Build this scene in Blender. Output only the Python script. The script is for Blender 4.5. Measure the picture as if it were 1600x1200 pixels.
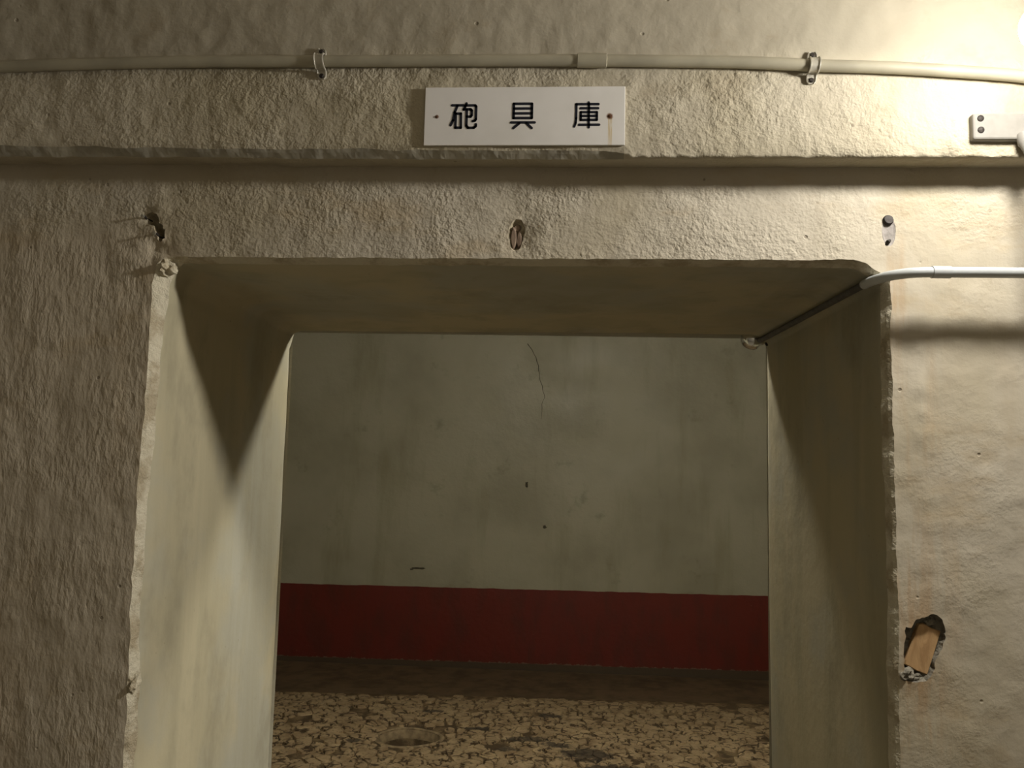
import bpy, bmesh, math, random
import numpy as np
from mathutils import Vector, Matrix, noise
from mathutils.geometry import delaunay_2d_cdt

random.seed(7)
sc = bpy.context.scene
for o in list(bpy.data.objects):
    bpy.data.objects.remove(o)
COL = sc.collection

# ------------------------------------------------------------------ camera
cam_d = bpy.data.cameras.new('camera')
cam_d.sensor_fit = 'HORIZONTAL'
cam_d.sensor_width = 36.0
cam_d.lens = 36.0 * 1200 / 1600
cam_d.clip_start = 0.02
cam = bpy.data.objects.new('camera', cam_d)
COL.objects.link(cam)
R = Vector((0.99794936, 0.05959525, 0.02335534))
U = Vector((-0.01749218, -0.09707372, 0.99512347))
F = Vector((-0.06157182, 0.99349137, 0.09583221))
cam.matrix_world = Matrix(((R.x, U.x, -F.x, 0.0), (R.y, U.y, -F.y, -1.15), (R.z, U.z, -F.z, 1.5), (0, 0, 0, 1)))
sc.camera = cam

# ------------------------------------------------------------------ world, exposure
w = bpy.data.worlds.new('world')
sc.world = w
w.use_nodes = True
w.node_tree.nodes['Background'].inputs[0].default_value = (0.0, 0.0, 0.0, 1)
w.node_tree.nodes['Background'].inputs[1].default_value = 0.0
vs = sc.view_settings
sc.display_settings.display_device = 'sRGB'
vs.view_transform = 'Standard'
vs.look = 'None'
vs.gamma = 1.0
vs.use_curve_mapping = False
vs.exposure = 2.0

LAMP_POS = Vector((0.600, -0.205, 2.052))      # bulb in the passage, beside the beam
LAMP_COL = (1.0, 0.955, 0.885)
LAMP_STRENGTH = 235.0
LAMP_SOFT = 0.008
ROOM_POS = Vector((0.34, 1.06, 2.32))         # bulb inside the room, just past the doorway
ROOM_COL = (1.0, 0.955, 0.86)
ROOM_STRENGTH = 108.0

# ------------------------------------------------------------------ helpers: objects
def link(name, verts, faces, mats, parent=None, smooth=False, mat_idx=None):
    me = bpy.data.meshes.new(name)
    me.from_pydata([tuple(v) for v in verts], [], faces)
    for m in (mats if isinstance(mats, (list, tuple)) else [mats]):
        me.materials.append(m)
    if mat_idx is not None:
        me.polygons.foreach_set('material_index', mat_idx)
    if smooth:
        me.polygons.foreach_set('use_smooth', [True] * len(me.polygons))
    me.update()
    o = bpy.data.objects.new(name, me)
    COL.objects.link(o)
    if parent is not None:
        o.parent = parent
    return o

def empty(name, loc):
    o = bpy.data.objects.new(name, None)
    o.empty_display_size = 0.05
    o.location = loc
    COL.objects.link(o)
    return o

def tag(o, label, cat=None, group=None, kind=None):
    if label: o['label'] = label
    if cat: o['category'] = cat
    if group: o['group'] = group
    if kind: o['kind'] = kind
    return o

class MB:
    def __init__(self):
        self.v = []; self.f = []
    def add(self, vs, fs):
        b = len(self.v)
        self.v += [Vector(p) for p in vs]
        self.f += [tuple(i + b for i in f) for f in fs]
    def box(self, lo, hi, bev=0.0):
        bm = bmesh.new()
        bmesh.ops.create_cube(bm, size=1.0)
        c = (Vector(lo) + Vector(hi)) / 2; s = Vector(hi) - Vector(lo)
        for v in bm.verts:
            v.co = Vector((v.co.x * s.x, v.co.y * s.y, v.co.z * s.z)) + c
        if bev:
            bmesh.ops.bevel(bm, geom=bm.edges[:], offset=bev, segments=2, affect='EDGES', profile=0.5)
        bm.verts.index_update()
        self.add([v.co for v in bm.verts], [[v.index for v in f.verts] for f in bm.faces])
        bm.free()
    def tube(self, pts, rad, n=16, caps=True):
        pts = [Vector(p) for p in pts]
        rad = rad if isinstance(rad, (list, tuple)) else [rad] * len(pts)
        vs, fs = [], []
        prev = None
        for i, p in enumerate(pts):
            t = (pts[min(i + 1, len(pts) - 1)] - pts[max(i - 1, 0)]).normalized()
            if prev is None:
                a = Vector((0, 0, 1)) if abs(t.z) < .9 else Vector((1, 0, 0))
                x = t.cross(a).normalized()
            else:
                x = (prev - t * prev.dot(t)).normalized()
            prev = x
            y = t.cross(x)
            for k in range(n):
                a = 2 * math.pi * k / n
                vs.append(p + (x * math.cos(a) + y * math.sin(a)) * rad[i])
        for i in range(len(pts) - 1):
            for k in range(n):
                fs.append((i * n + k, i * n + (k + 1) % n, (i + 1) * n + (k + 1) % n, (i + 1) * n + k))
        if caps:
            fs.append(tuple(range(n - 1, -1, -1)))
            fs.append(tuple((len(pts) - 1) * n + k for k in range(n)))
        self.add(vs, fs)
    def lathe(self, base, axis, prof, n=24):
        # prof: list of (distance along the axis, radius)
        ax = Vector(axis).normalized()
        self.tube([Vector(base) + ax * d for d, r in prof], [max(r, 1e-5) for d, r in prof], n)
    def build(self, name, mat, parent=None, smooth=False, org=None):
        o = Vector(org) if org is not None else (parent.location if parent is not None and parent.type == 'EMPTY' else Vector())
        ob = link(name, [p - o for p in self.v], self.f, mat, parent, False)
        if org is not None and parent is None:
            ob.location = o
        if smooth:
            me = ob.data
            me.polygons.foreach_set('use_smooth', [len(p.vertices) <= 4 for p in me.polygons])
            try:
                me.set_sharp_from_angle(angle=math.radians(40))
            except Exception:
                pass
        return ob

def n3(x, y, z):
    return noise.noise(Vector((x, y, z)))

def fbm(x, y, z, oc=3):
    s, a = 0.0, 1.0
    for i in range(oc):
        s += a * noise.noise(Vector((x + 17.3 * i, y, z)))
        x *= 2.1; y *= 2.1; z *= 2.1; a *= 0.5
    return s

def interp(x, pts):
    if x <= pts[0][0]: return pts[0][1]
    for (x0, y0), (x1, y1) in zip(pts, pts[1:]):
        if x <= x1: return y0 + (y1 - y0) * (x - x0) / (x1 - x0)
    return pts[-1][1]

def resample(pts, n):
    pts = [Vector(p) for p in pts]
    d = [0.0]
    for a, b in zip(pts, pts[1:]): d.append(d[-1] + (b - a).length)
    out, j = [], 0
    for i in range(n):
        t = d[-1] * i / (n - 1)
        while j < len(pts) - 2 and d[j + 1] < t: j += 1
        k = (t - d[j]) / max(d[j + 1] - d[j], 1e-9)
        out.append(pts[j].lerp(pts[j + 1], min(max(k, 0), 1)))
    return out

def inpoly(P, poly):
    x, y = P[:, 0], P[:, 1]
    c = np.zeros(len(P), bool)
    n = len(poly)
    for i in range(n):
        x0, y0 = poly[i]; x1, y1 = poly[(i + 1) % n]
        if y0 == y1: continue
        hit = ((y0 > y) != (y1 > y)) & (x < (x1 - x0) * (y - y0) / (y1 - y0) + x0)
        c ^= hit
    return c

# ------------------------------------------------------------------ helpers: materials
class NT:
    def __init__(self, name):
        self.m = bpy.data.materials.new(name)
        self.m.use_nodes = True
        self.t = self.m.node_tree
        self.b = self.t.nodes['Principled BSDF']
        self.b.inputs['Specular IOR Level'].default_value = 0.3
        self.co = self.t.nodes.new('ShaderNodeTexCoord').outputs['Object']
        s = self.t.nodes.new('ShaderNodeSeparateXYZ')
        self.t.links.new(self.co, s.inputs[0])
        self.x, self.y, self.z = s.outputs
    def set(self, sock, v):
        if isinstance(v, bpy.types.NodeSocket): self.t.links.new(v, sock)
        elif isinstance(v, (tuple, list)) and sock.type == 'RGBA': sock.default_value = (*v[:3], 1)
        else: sock.default_value = v
    def math(self, op, a, b=0.0, c=None, clamp=False):
        n = self.t.nodes.new('ShaderNodeMath'); n.operation = op; n.use_clamp = clamp
        self.set(n.inputs[0], a); self.set(n.inputs[1], b)
        if c is not None: self.set(n.inputs[2], c)
        return n.outputs[0]
    def vec(self, scale, off=(0, 0, 0), src=None):
        n = self.t.nodes.new('ShaderNodeMapping')
        self.t.links.new(src or self.co, n.inputs[0])
        n.inputs['Scale'].default_value = scale
        n.inputs['Location'].default_value = off
        return n.outputs[0]
    def noise(self, scale, detail=3, rough=0.55, v=None, dist=0.0):
        n = self.t.nodes.new('ShaderNodeTexNoise')
        self.t.links.new(v or self.co, n.inputs['Vector'])
        n.inputs['Scale'].default_value = scale
        n.inputs['Detail'].default_value = detail
        n.inputs['Roughness'].default_value = rough
        n.inputs['Distortion'].default_value = dist
        return n.outputs['Fac']
    def voro(self, scale, v=None, feature='F1'):
        n = self.t.nodes.new('ShaderNodeTexVoronoi')
        n.feature = feature
        self.t.links.new(v or self.co, n.inputs['Vector'])
        n.inputs['Scale'].default_value = scale
        return n.outputs['Distance']
    def step(self, v, a, b, lo=0.0, hi=1.0):
        n = self.t.nodes.new('ShaderNodeMapRange')
        n.interpolation_type = 'SMOOTHSTEP'
        self.set(n.inputs['Value'], v)
        n.inputs['From Min'].default_value = a; n.inputs['From Max'].default_value = b
        n.inputs['To Min'].default_value = lo; n.inputs['To Max'].default_value = hi
        return n.outputs[0]
    def mix(self, f, a, b, mode='MIX'):
        n = self.t.nodes.new('ShaderNodeMix'); n.data_type = 'RGBA'; n.blend_type = mode
        self.set(n.inputs[0], f); self.set(n.inputs[6], a); self.set(n.inputs[7], b)
        return n.outputs[2]
    def fmix(self, f, a, b):
        n = self.t.nodes.new('ShaderNodeMix'); n.data_type = 'FLOAT'
        self.set(n.inputs[0], f); self.set(n.inputs[2], a); self.set(n.inputs[3], b)
        return n.outputs[0]
    def bump(self, h, dist, strength=1.0):
        n = self.t.nodes.new('ShaderNodeBump')
        self.set(n.inputs['Height'], h)
        n.inputs['Distance'].default_value = dist
        n.inputs['Strength'].default_value = strength
        self.t.links.new(n.outputs[0], self.b.inputs['Normal'])
    def out(self, col, rough=0.8, metal=0.0, spec=None):
        self.set(self.b.inputs['Base Color'], col)
        self.set(self.b.inputs['Roughness'], rough)
        self.b.inputs['Metallic'].default_value = metal
        if spec is not None: self.b.inputs['Specular IOR Level'].default_value = spec
        return self.m

def simple(name, col, rough=0.6, metal=0.0, var=0.15, scale=60, bump=0.0, spec=None):
    n = NT(name)
    f = n.noise(scale, 3)
    c = n.mix(n.step(f, 0.35, 0.7), col, tuple(x * (1 - var) for x in col))
    if bump: n.bump(f, bump)
    return n.out(c, rough, metal, spec)

def emitter(name, col, strength, soft=0.0):
    m = bpy.data.materials.new(name); m.use_nodes = True
    t = m.node_tree
    for x in list(t.nodes): t.nodes.remove(x)
    e = t.nodes.new('ShaderNodeEmission'); o = t.nodes.new('ShaderNodeOutputMaterial')
    e.inputs[0].default_value = (*col, 1); e.inputs[1].default_value = strength
    if soft:
        lf = t.nodes.new('ShaderNodeLightFalloff')
        lf.inputs['Strength'].default_value = strength; lf.inputs['Smooth'].default_value = soft
        t.links.new(lf.outputs['Linear'], e.inputs[1])
    t.links.new(e.outputs[0], o.inputs[0])
    return m

def plaster_wall():
    n = NT('rough limewashed plaster')
    # where the trowel marks change from stucco to vertical strokes to smooth skim
    wob = n.math('MULTIPLY', n.math('SUBTRACT', n.noise(5, 2), 0.5), 0.12)
    xx = n.math('ADD', n.x, wob)
    zz = n.math('ADD', n.z, wob)
    low = n.step(zz, 1.88, 1.80)
    left = n.math('MULTIPLY', n.step(xx, -0.52, -0.66), low)
    right = n.math('MULTIPLY', n.step(xx, 0.40, 0.50), low)
    st = n.math('ADD', n.noise(150, 3, 0.55), n.math('MULTIPLY', n.noise(45, 2), 0.9))
    vert = n.noise(1.0, 3, 0.55, n.vec((75, 75, 24)), 0.3)
    vert = n.math('ADD', n.math('MULTIPLY', vert, 0.7), n.math('MULTIPLY', n.noise(1.0, 3, 0.6, n.vec((120, 120, 60))), 0.8))
    smo = n.math('ADD', n.math('ADD', n.math('MULTIPLY', n.noise(40, 4, 0.6), 0.42), n.math('MULTIPLY', n.noise(120, 3, 0.6), 0.35)), n.math('MULTIPLY', n.noise(1.0, 3, 0.6, n.vec((60, 60, 8))), 0.3))
    h = n.fmix(left, st, vert)
    h = n.fmix(right, h, smo)
    amp = n.step(n.noise(7, 3, 0.6), 0.34, 0.66, 0.35, 1.0)
    h = n.math('MULTIPLY', h, amp)
    pit = n.math('MAXIMUM', n.step(n.voro(24), 0.035, 0.085), n.step(n.noise(13, 2), 0.52, 0.46))
    h = n.math('ADD', h, n.math('MULTIPLY', pit, 0.35))
    n.bump(h, 0.0032, 1.0)
    base = (0.50, 0.450, 0.355)
    c = n.mix(n.step(n.noise(2.3, 4, 0.6), 0.42, 0.68), base, (0.43, 0.375, 0.265))
    c = n.mix(n.math('MULTIPLY', left, 0.85), c, (0.49, 0.425, 0.32))
    vs_ = n.step(n.noise(1.0, 4, 0.6, n.vec((9, 9, 1.1))), 0.52, 0.72)
    c = n.mix(n.math('MULTIPLY', vs_, n.math('MULTIPLY', low, 0.4)), c, (0.36, 0.27, 0.16))
    c = n.mix(n.math('MULTIPLY', n.step(n.noise(1.0, 4, 0.65, n.vec((4, 4, 9), (3.3, 0, 1.7))), 0.53, 0.68), 0.38), c, (0.40, 0.29, 0.15))
    # rusty seep beside the right-hand edge of the opening
    seep = n.math('MULTIPLY', n.step(xx, 0.485, 0.50), n.step(xx, 0.60, 0.50))
    seep = n.math('MULTIPLY', seep, n.step(n.noise(1.0, 4, 0.65, n.vec((26, 26, 3))), 0.42, 0.66))
    seep = n.math('MULTIPLY', seep, n.math('MULTIPLY', low, n.step(n.z, 1.6, 1.1, 0.45, 0.85)))
    c = n.mix(seep, c, (0.40, 0.25, 0.12))
    c = n.mix(n.math('MULTIPLY', n.step(pit, 0.7, 0.0), 0.55), c, (0.14, 0.11, 0.07))
    c = n.mix(n.math('MULTIPLY', n.step(n.noise(28, 4, 0.7), 0.60, 0.78), 0.35), c, (0.27, 0.22, 0.15))
    return n.out(c, 0.75, spec=0.25)

def plaster_reveal():
    n = NT('smooth yellowed plaster of the reveal')
    st = n.noise(1.0, 4, 0.55, n.vec((9, 9, 1.0)), 0.4)
    fine = n.noise(55, 3)
    n.bump(n.math('ADD', n.math('MULTIPLY', fine, 0.25), n.math('MULTIPLY', n.noise(9, 3), 0.3)), 0.004, 0.6)
    c = n.mix(n.step(n.noise(3.2, 4, 0.6), 0.42, 0.62), (0.46, 0.41, 0.275), (0.40, 0.385, 0.305))
    c = n.mix(n.math('MULTIPLY', n.step(st, 0.42, 0.68), 0.55), c, (0.33, 0.30, 0.20))
    c = n.mix(n.math('MULTIPLY', n.step(n.noise(5, 5, 0.68, n.vec((1, 1, 0.6))), 0.50, 0.70), 0.6), c, (0.28, 0.255, 0.175))
    c = n.mix(n.math('MULTIPLY', n.step(n.noise(70, 3, 0.6), 0.69, 0.78), 0.6), c, (0.22, 0.18, 0.11))
    return n.out(c, 0.7, spec=0.3)

def plaster_chip():
    n = NT('bare chipped plaster of the edges')
    h = n.math('ADD', n.noise(60, 4, 0.65), n.math('MULTIPLY', n.noise(14, 2), 1.2))
    n.bump(h, 0.006)
    c = n.mix(n.step(n.noise(18, 4, 0.65), 0.45, 0.62), (0.58, 0.53, 0.40), (0.40, 0.34, 0.23))
    return n.out(c, 0.7, spec=0.3)

def plaster_beam():
    n = NT('stippled plaster of the beam')
    wob = n.math('MULTIPLY', n.math('SUBTRACT', n.noise(4, 2), 0.5), 0.06)
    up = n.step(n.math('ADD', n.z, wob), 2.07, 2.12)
    side = n.step(n.math('ADD', n.x, wob), -0.75, -0.45)
    st = n.math('ADD', n.noise(150, 3, 0.55), n.math('MULTIPLY', n.noise(50, 2), 0.9))
    flat = n.math('ADD', n.math('MULTIPLY', n.noise(30, 3), 0.35), n.math('MULTIPLY', n.noise(80, 3), 0.25))
    h = n.fmix(side, n.math('MULTIPLY', st, 0.75), st)
    h = n.math('MULTIPLY', h, n.step(n.noise(7, 3, 0.6), 0.34, 0.66, 0.35, 1.0))
    h = n.fmix(up, h, flat)
    pit = n.math('MAXIMUM', n.step(n.voro(21), 0.03, 0.08), n.step(n.noise(13, 2), 0.52, 0.46))
    h = n.math('ADD', h, n.math('MULTIPLY', pit, 0.3))
    n.bump(h, 0.0030)
    c = n.mix(n.step(n.noise(3.0, 4, 0.6), 0.4, 0.68), (0.50, 0.45, 0.345), (0.42, 0.37, 0.26))
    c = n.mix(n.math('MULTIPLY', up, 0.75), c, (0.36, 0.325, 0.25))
    c = n.mix(n.math('MULTIPLY', n.step(pit, 0.7, 0.0), 0.5), c, (0.16, 0.12, 0.08))
    c = n.mix(n.math('MULTIPLY', n.step(n.noise(9, 4, 0.7), 0.56, 0.75), 0.4), c, (0.30, 0.24, 0.15))
    return n.out(c, 0.75, spec=0.25)

def plaster_shell(name, col, dark):
    n = NT(name)
    f = n.noise(3.0, 4, 0.6)
    n.bump(n.noise(45, 4, 0.6), 0.004, 0.8)
    return n.out(n.mix(n.step(f, 0.4, 0.7), col, dark), 0.85)

def room_back():
    n = NT('damp distemper with a red painted dado')
    n.bump(n.math('ADD', n.math('MULTIPLY', n.noise(40, 3), 0.25), n.noise(3.5, 3)), 0.012, 0.6)
    c = n.mix(n.step(n.noise(1.5, 4, 0.55), 0.38, 0.68), (0.44, 0.42, 0.315), (0.35, 0.33, 0.24))
    c = n.mix(n.math('MULTIPLY', n.step(n.noise(1.0, 4, 0.6, n.vec((5, 1, 0.9))), 0.52, 0.74), 0.45), c, (0.27, 0.25, 0.15))
    c = n.mix(n.math('MULTIPLY', n.step(n.noise(4.2, 4, 0.65), 0.60, 0.74), 0.5), c, (0.22, 0.22, 0.14))
    zr = n.math('SUBTRACT', n.z, n.math('MULTIPLY', n.x, 0.0072))
    zr = n.math('ADD', zr, n.math('MULTIPLY', n.math('SUBTRACT', n.noise(9, 2), 0.5), 0.012))
    red = n.mix(n.step(n.noise(3, 4, 0.6, n.vec((3, 1, 1))), 0.4, 0.7), (0.165, 0.025, 0.016), (0.125, 0.027, 0.018))
    red = n.mix(n.math('MULTIPLY', n.step(n.noise(30, 4, 0.7), 0.68, 0.76), 0.35), red, (0.30, 0.14, 0.09))
    c = n.mix(n.step(zr, 0.5385, 0.5355), c, red)
    chip = n.math('ADD', zr, n.math('MULTIPLY', n.math('SUBTRACT', n.noise(26, 4, 0.7), 0.5), 0.06))
    c = n.mix(n.math('MULTIPLY', n.step(chip, 0.010, 0.004), 0.6), c, (0.24, 0.19, 0.13))
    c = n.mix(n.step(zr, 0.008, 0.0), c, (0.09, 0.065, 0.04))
    return n.out(c, n.step(n.noise(2.5, 3), 0.3, 0.7, 0.42, 0.6), spec=0.4)

def blots(n, spots):
    # irregular dirt marks, (x, y, half width, half depth)
    total = 0.0
    for i, (cx, cy, rx, ry) in enumerate(spots):
        dx = n.math('DIVIDE', n.math('SUBTRACT', n.x, cx), rx)
        dy = n.math('DIVIDE', n.math('SUBTRACT', n.y, cy), ry)
        d = n.math('ADD', n.math('MULTIPLY', dx, dx), n.math('MULTIPLY', dy, dy))
        total = n.math('MAXIMUM', total, n.math('SUBTRACT', 1.0, d))
    r = n.math('ADD', total, n.math('MULTIPLY', n.math('SUBTRACT', n.noise(16, 4, 0.7), 0.5), 2.2))
    return n.step(r, 0.35, 0.75)

DIRT = [(0.17, 2.95, 0.20, 0.13), (0.02, 3.07, 0.12, 0.05), (-0.13, 3.14, 0.16, 0.05), (-0.25, 2.98, 0.10, 0.05),
        (-0.42, 3.26, 0.09, 0.03), (-0.02, 3.52, 0.10, 0.04), (-0.72, 3.52, 0.10, 0.04), (-1.05, 3.0, 0.06, 0.04), (0.3, 2.78, 0.2, 0.08)]

def floor_plate():
    n = NT('flaking ochre floor paint')
    n.bump(n.noise(70, 4, 0.6), 0.004)
    c = n.mix(n.step(n.noise(9, 4, 0.65), 0.38, 0.66), (0.72, 0.56, 0.345), (0.47, 0.34, 0.20))
    ri = n.t.nodes.new('ShaderNodeObjectInfo').outputs['Random']
    c = n.mix(n.math('MULTIPLY', ri, 0.35), c, (0.40, 0.29, 0.17))
    wv = n.t.nodes.new('ShaderNodeVectorMath'); wv.operation = 'ADD'
    wn = n.t.nodes.new('ShaderNodeTexNoise'); wn.inputs['Scale'].default_value = 22
    n.t.links.new(n.co, wn.inputs['Vector'])
    wm = n.vec((0.05, 0.05, 0), (0, 0, 0), wn.outputs['Color'])
    n.t.links.new(n.vec((1, 1, 0)), wv.inputs[0]); n.t.links.new(wm, wv.inputs[1])
    ck = n.step(n.voro(17, wv.outputs[0], 'DISTANCE_TO_EDGE'), 0.12, 0.05)
    ck = n.math('MULTIPLY', ck, n.step(n.noise(14, 3, 0.6), 0.44, 0.56))
    c = n.mix(n.math('MULTIPLY', ck, 0.95), c, (0.10, 0.065, 0.035))
    c = n.mix(n.step(n.noise(48, 3, 0.6), 0.56, 0.70), c, (0.30, 0.21, 0.12))
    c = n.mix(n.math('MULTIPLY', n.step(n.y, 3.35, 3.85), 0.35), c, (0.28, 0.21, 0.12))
    c = n.mix(n.math('MULTIPLY', blots(n, DIRT), 0.85), c, (0.085, 0.07, 0.055))
    return n.out(c, 0.65, spec=0.35)

def floor_base():
    n = NT('dark grimy floor screed')
    n.bump(n.noise(50, 4, 0.65), 0.008)
    c = n.mix(n.step(n.noise(12, 4, 0.65), 0.42, 0.62), (0.15, 0.105, 0.06), (0.34, 0.25, 0.14))
    c = n.mix(n.math('MULTIPLY', blots(n, DIRT), 0.8), c, (0.07, 0.06, 0.05))
    return n.out(c, 0.75)

def sign_face():
    n = NT('white acrylic with rust runs')
    def spot(cx, cz, r):
        dx = n.math('SUBTRACT', n.x, cx); dz = n.math('SUBTRACT', n.z, cz)
        d = n.math('SQRT', n.math('ADD', n.math('MULTIPLY', dx, dx), n.math('MULTIPLY', dz, dz)))
        return n.step(n.math('ADD', d, n.math('MULTIPLY', n.math('SUBTRACT', n.noise(400, 2), 0.5), 0.002)), r, r * 0.45)
    rust = n.math('MAXIMUM', spot(-0.1305, -0.0010, 0.0040), spot(0.1265, -0.0010, 0.0062))
    run = n.math('MULTIPLY', n.step(n.math('ABSOLUTE', n.math('SUBTRACT', n.x, 0.1272)), 0.0036, 0.0022), n.step(n.z, 0.0, -0.004))
    run = n.math('MULTIPLY', run, n.step(n.z, -0.075, -0.004))
    run = n.math('MULTIPLY', run, n.step(n.noise(1.0, 3, 0.6, n.vec((700, 700, 40))), 0.25, 0.6))
    c = n.mix(n.step(n.noise(12, 3), 0.4, 0.7), (0.80, 0.78, 0.75), (0.75, 0.73, 0.69))
    c = n.mix(n.math('MULTIPLY', run, 0.9), c, (0.55, 0.39, 0.12))
    c = n.mix(rust, c, (0.16, 0.07, 0.03))
    return n.out(c, 0.35, spec=0.45)

def wood(name, a, b):
    n = NT(name)
    g = n.noise(1.0, 4, 0.6, n.vec((60, 60, 14)), 1.0)
    n.bump(g, 0.002)
    c = n.mix(n.step(g, 0.4, 0.65), a, b)
    d = n.step(n.noise(45, 3, 0.6), 0.62, 0.74)
    c = n.mix(n.math('MULTIPLY', d, 0.55), c, tuple(x * 0.45 for x in b))
    return n.out(c, 0.7)

M = dict(
    wall=plaster_wall(), reveal=plaster_reveal(), chip=plaster_chip(), beam=plaster_beam(),
    cut=simple('sheared grey plaster lip', (0.42, 0.39, 0.31), 0.7, var=0.25, scale=25, bump=0.003),
    shell=plaster_shell('passage plaster', (0.40, 0.365, 0.30), (0.33, 0.295, 0.235)),
    roomshell=plaster_shell('room plaster', (0.50, 0.475, 0.38), (0.42, 0.39, 0.30)),
    back=room_back(), plate=floor_plate(), screed=floor_base(),
    gutter=simple('dark wet cement of the drain', (0.19, 0.135, 0.08), 0.6, var=0.4, scale=9, bump=0.006),
    passfloor=simple('passage cement floor', (0.24, 0.21, 0.16), 0.8, var=0.35, scale=5, bump=0.004),
    sign=sign_face(), ink=simple('dark blue black ink', (0.012, 0.014, 0.024), 0.4, var=0.2),
    rust=simple('rusted screw', (0.10, 0.045, 0.02), 0.8, var=0.5, scale=500),
    pipe=simple('grey painted conduit', (0.42, 0.385, 0.285), 0.5, var=0.18, scale=14, bump=0.0006, spec=0.4),
    pipe2=simple('pale grey plastic conduit', (0.52, 0.54, 0.53), 0.38, var=0.1, scale=14, spec=0.5),
    clip=simple('galvanised clip', (0.60, 0.57, 0.48), 0.36, 0.45, var=0.25, scale=120),
    steel=simple('bright steel', (0.72, 0.73, 0.72), 0.2, 1.0, var=0.1, scale=40),
    darkmetal=simple('dark oxidised iron', (0.05, 0.042, 0.036), 0.6, 0.3, var=0.4, scale=200, bump=0.001),
    pipe2_shade=simple('conduit grey darkened as shade', (0.13, 0.125, 0.12), 0.55, 0.2, var=0.3, scale=60),  # darker conduit grey, with the shade of the reveal put into the colour
    rim=simple('worn ochre cement', (0.50, 0.385, 0.235), 0.8, var=0.4, scale=30, bump=0.004),
    mortar=simple('grey cement mortar', (0.21, 0.19, 0.145), 0.85, var=0.4, scale=70, bump=0.006),
    patch=simple('smooth grey filler', (0.33, 0.30, 0.27), 0.6, var=0.2, scale=60, bump=0.002),
    wood=wood('pale orange wood', (0.50, 0.315, 0.15), (0.40, 0.24, 0.11)),
    oldwood=wood('rotten brown wood', (0.30, 0.225, 0.16), (0.15, 0.10, 0.07)),
    crack=simple('dark crack', (0.10, 0.09, 0.06), 0.9, var=0.3),
    porcelain=simple('off white porcelain', (0.70, 0.68, 0.62), 0.3, var=0.08),
    boxgrey=simple('grey plastic box', (0.27, 0.255, 0.225), 0.6, var=0.1),
    cable=simple('grey cable sheath', (0.35, 0.34, 0.32), 0.5, var=0.1),
    bulb=emitter('glowing bulb of the passage', LAMP_COL, LAMP_STRENGTH, LAMP_SOFT),
    bulb_room=emitter('glowing bulb of the room', ROOM_COL, ROOM_STRENGTH),
)

# ------------------------------------------------------------------ the doorway wall
T = 0.64
ZC = 2.62          # passage ceiling
def wall_disp(x, z):
    d = 0.0016 * fbm(x * 9, 3.1, z * 9, 2) + 0.0011 * fbm(x * 42, 7.7, z * 42, 2)
    if x < -0.6 and z < 1.85:
        d += 0.0010 * fbm(x * 70, 1.0, z * 11, 2)
    # broken plaster round the upper left corner
    q = math.exp(-(((x + 0.645) / 0.05) ** 2 + ((z - 1.83) / 0.06) ** 2))
    d += q * 0.010 * fbm(x * 30, 5, z * 30, 3)
    q = math.exp(-((x - 0.526 - .004 * n3(z * 14, 1, 1)) / 0.007) ** 2) * max(0, min(1, (1.70 - z) / .03, (z - 1.40) / .08))
    d -= q * 0.0035 * max(0, .45 + fbm(x * 60, 2, z * 75, 2))
    # dished rims of the fixings
    q = math.exp(-(((x + 0.07) / 0.028) ** 2 + ((z - 1.843) / 0.042) ** 2))
    d += q * (0.004 + 0.004 * fbm(x * 60, 2, z * 60, 2))
    return d

Lf = [(-0.6365, 0.0), (-0.6347, 1.03), (-0.6355, 1.094), (-0.6373, 1.131), (-0.6363, 1.158), (-0.6375, 1.214), (-0.6403, 1.28),
      (-0.6413, 1.3755), (-0.6431, 1.443), (-0.6413, 1.502), (-0.6392, 1.601), (-0.6397, 1.681), (-0.6398, 1.765)]
Lc = [(-0.628, 0.0), (-0.6268, 1.0234), (-0.6286, 1.1162), (-0.6263, 1.1538), (-0.6344, 1.2103), (-0.6331, 1.2773), (-0.6339, 1.3741),
      (-0.6347, 1.4428), (-0.6307, 1.5024), (-0.6294, 1.6029), (-0.6278, 1.6844), (-0.6221, 1.762)]
Lb = [(-0.643, 0.0), (-0.643, 0.80), (-0.642, 1.0), (-0.6425, 1.21), (-0.641, 1.42), (-0.6445, 1.725), (-0.6437, 1.756)]
Tf = [(-0.6398, 1.765), (-0.6349, 1.7894), (-0.6232, 1.8008), (-0.6057, 1.803), (-0.4769, 1.803), (-0.2743, 1.8034), (-0.0758, 1.8039), (0.1187, 1.8044),
      (0.3092, 1.8049), (0.4357, 1.8059), (0.4514, 1.8021), (0.4642, 1.7915), (0.4870, 1.7762)]
Tc = [(-0.6221, 1.762), (-0.6130, 1.785), (-0.6030, 1.7965), (-0.4769, 1.7965), (-0.0758, 1.797), (0.3092, 1.798), (0.4300, 1.798), (0.4480, 1.794),
      (0.4620, 1.784), (0.4800, 1.772)]
Tb = [(-0.6437, 1.756), (-0.6385, 1.780), (-0.6200, 1.7895), (-0.2659, 1.7905), (0.186, 1.795), (0.4361, 1.7941), (0.4650, 1.786), (0.4735, 1.770)]
Rf = [(0.4870, 1.7762), (0.4860, 1.6965), (0.4866, 1.6019), (0.4862, 1.5088), (0.4871, 1.4355), (0.4868, 1.345), (0.4873, 1.2559), (0.4843, 1.1681), (0.4848, 1.0818), (0.486, 0.0)]
Rc = [(0.4800, 1.772), (0.4775, 1.6995), (0.4775, 1.6033), (0.4772, 1.5087), (0.4790, 1.4342), (0.4785, 1.3423), (0.4790, 1.2518), (0.4770, 1.1626), (0.4768, 1.0748), (0.478, 0.0)]
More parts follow.
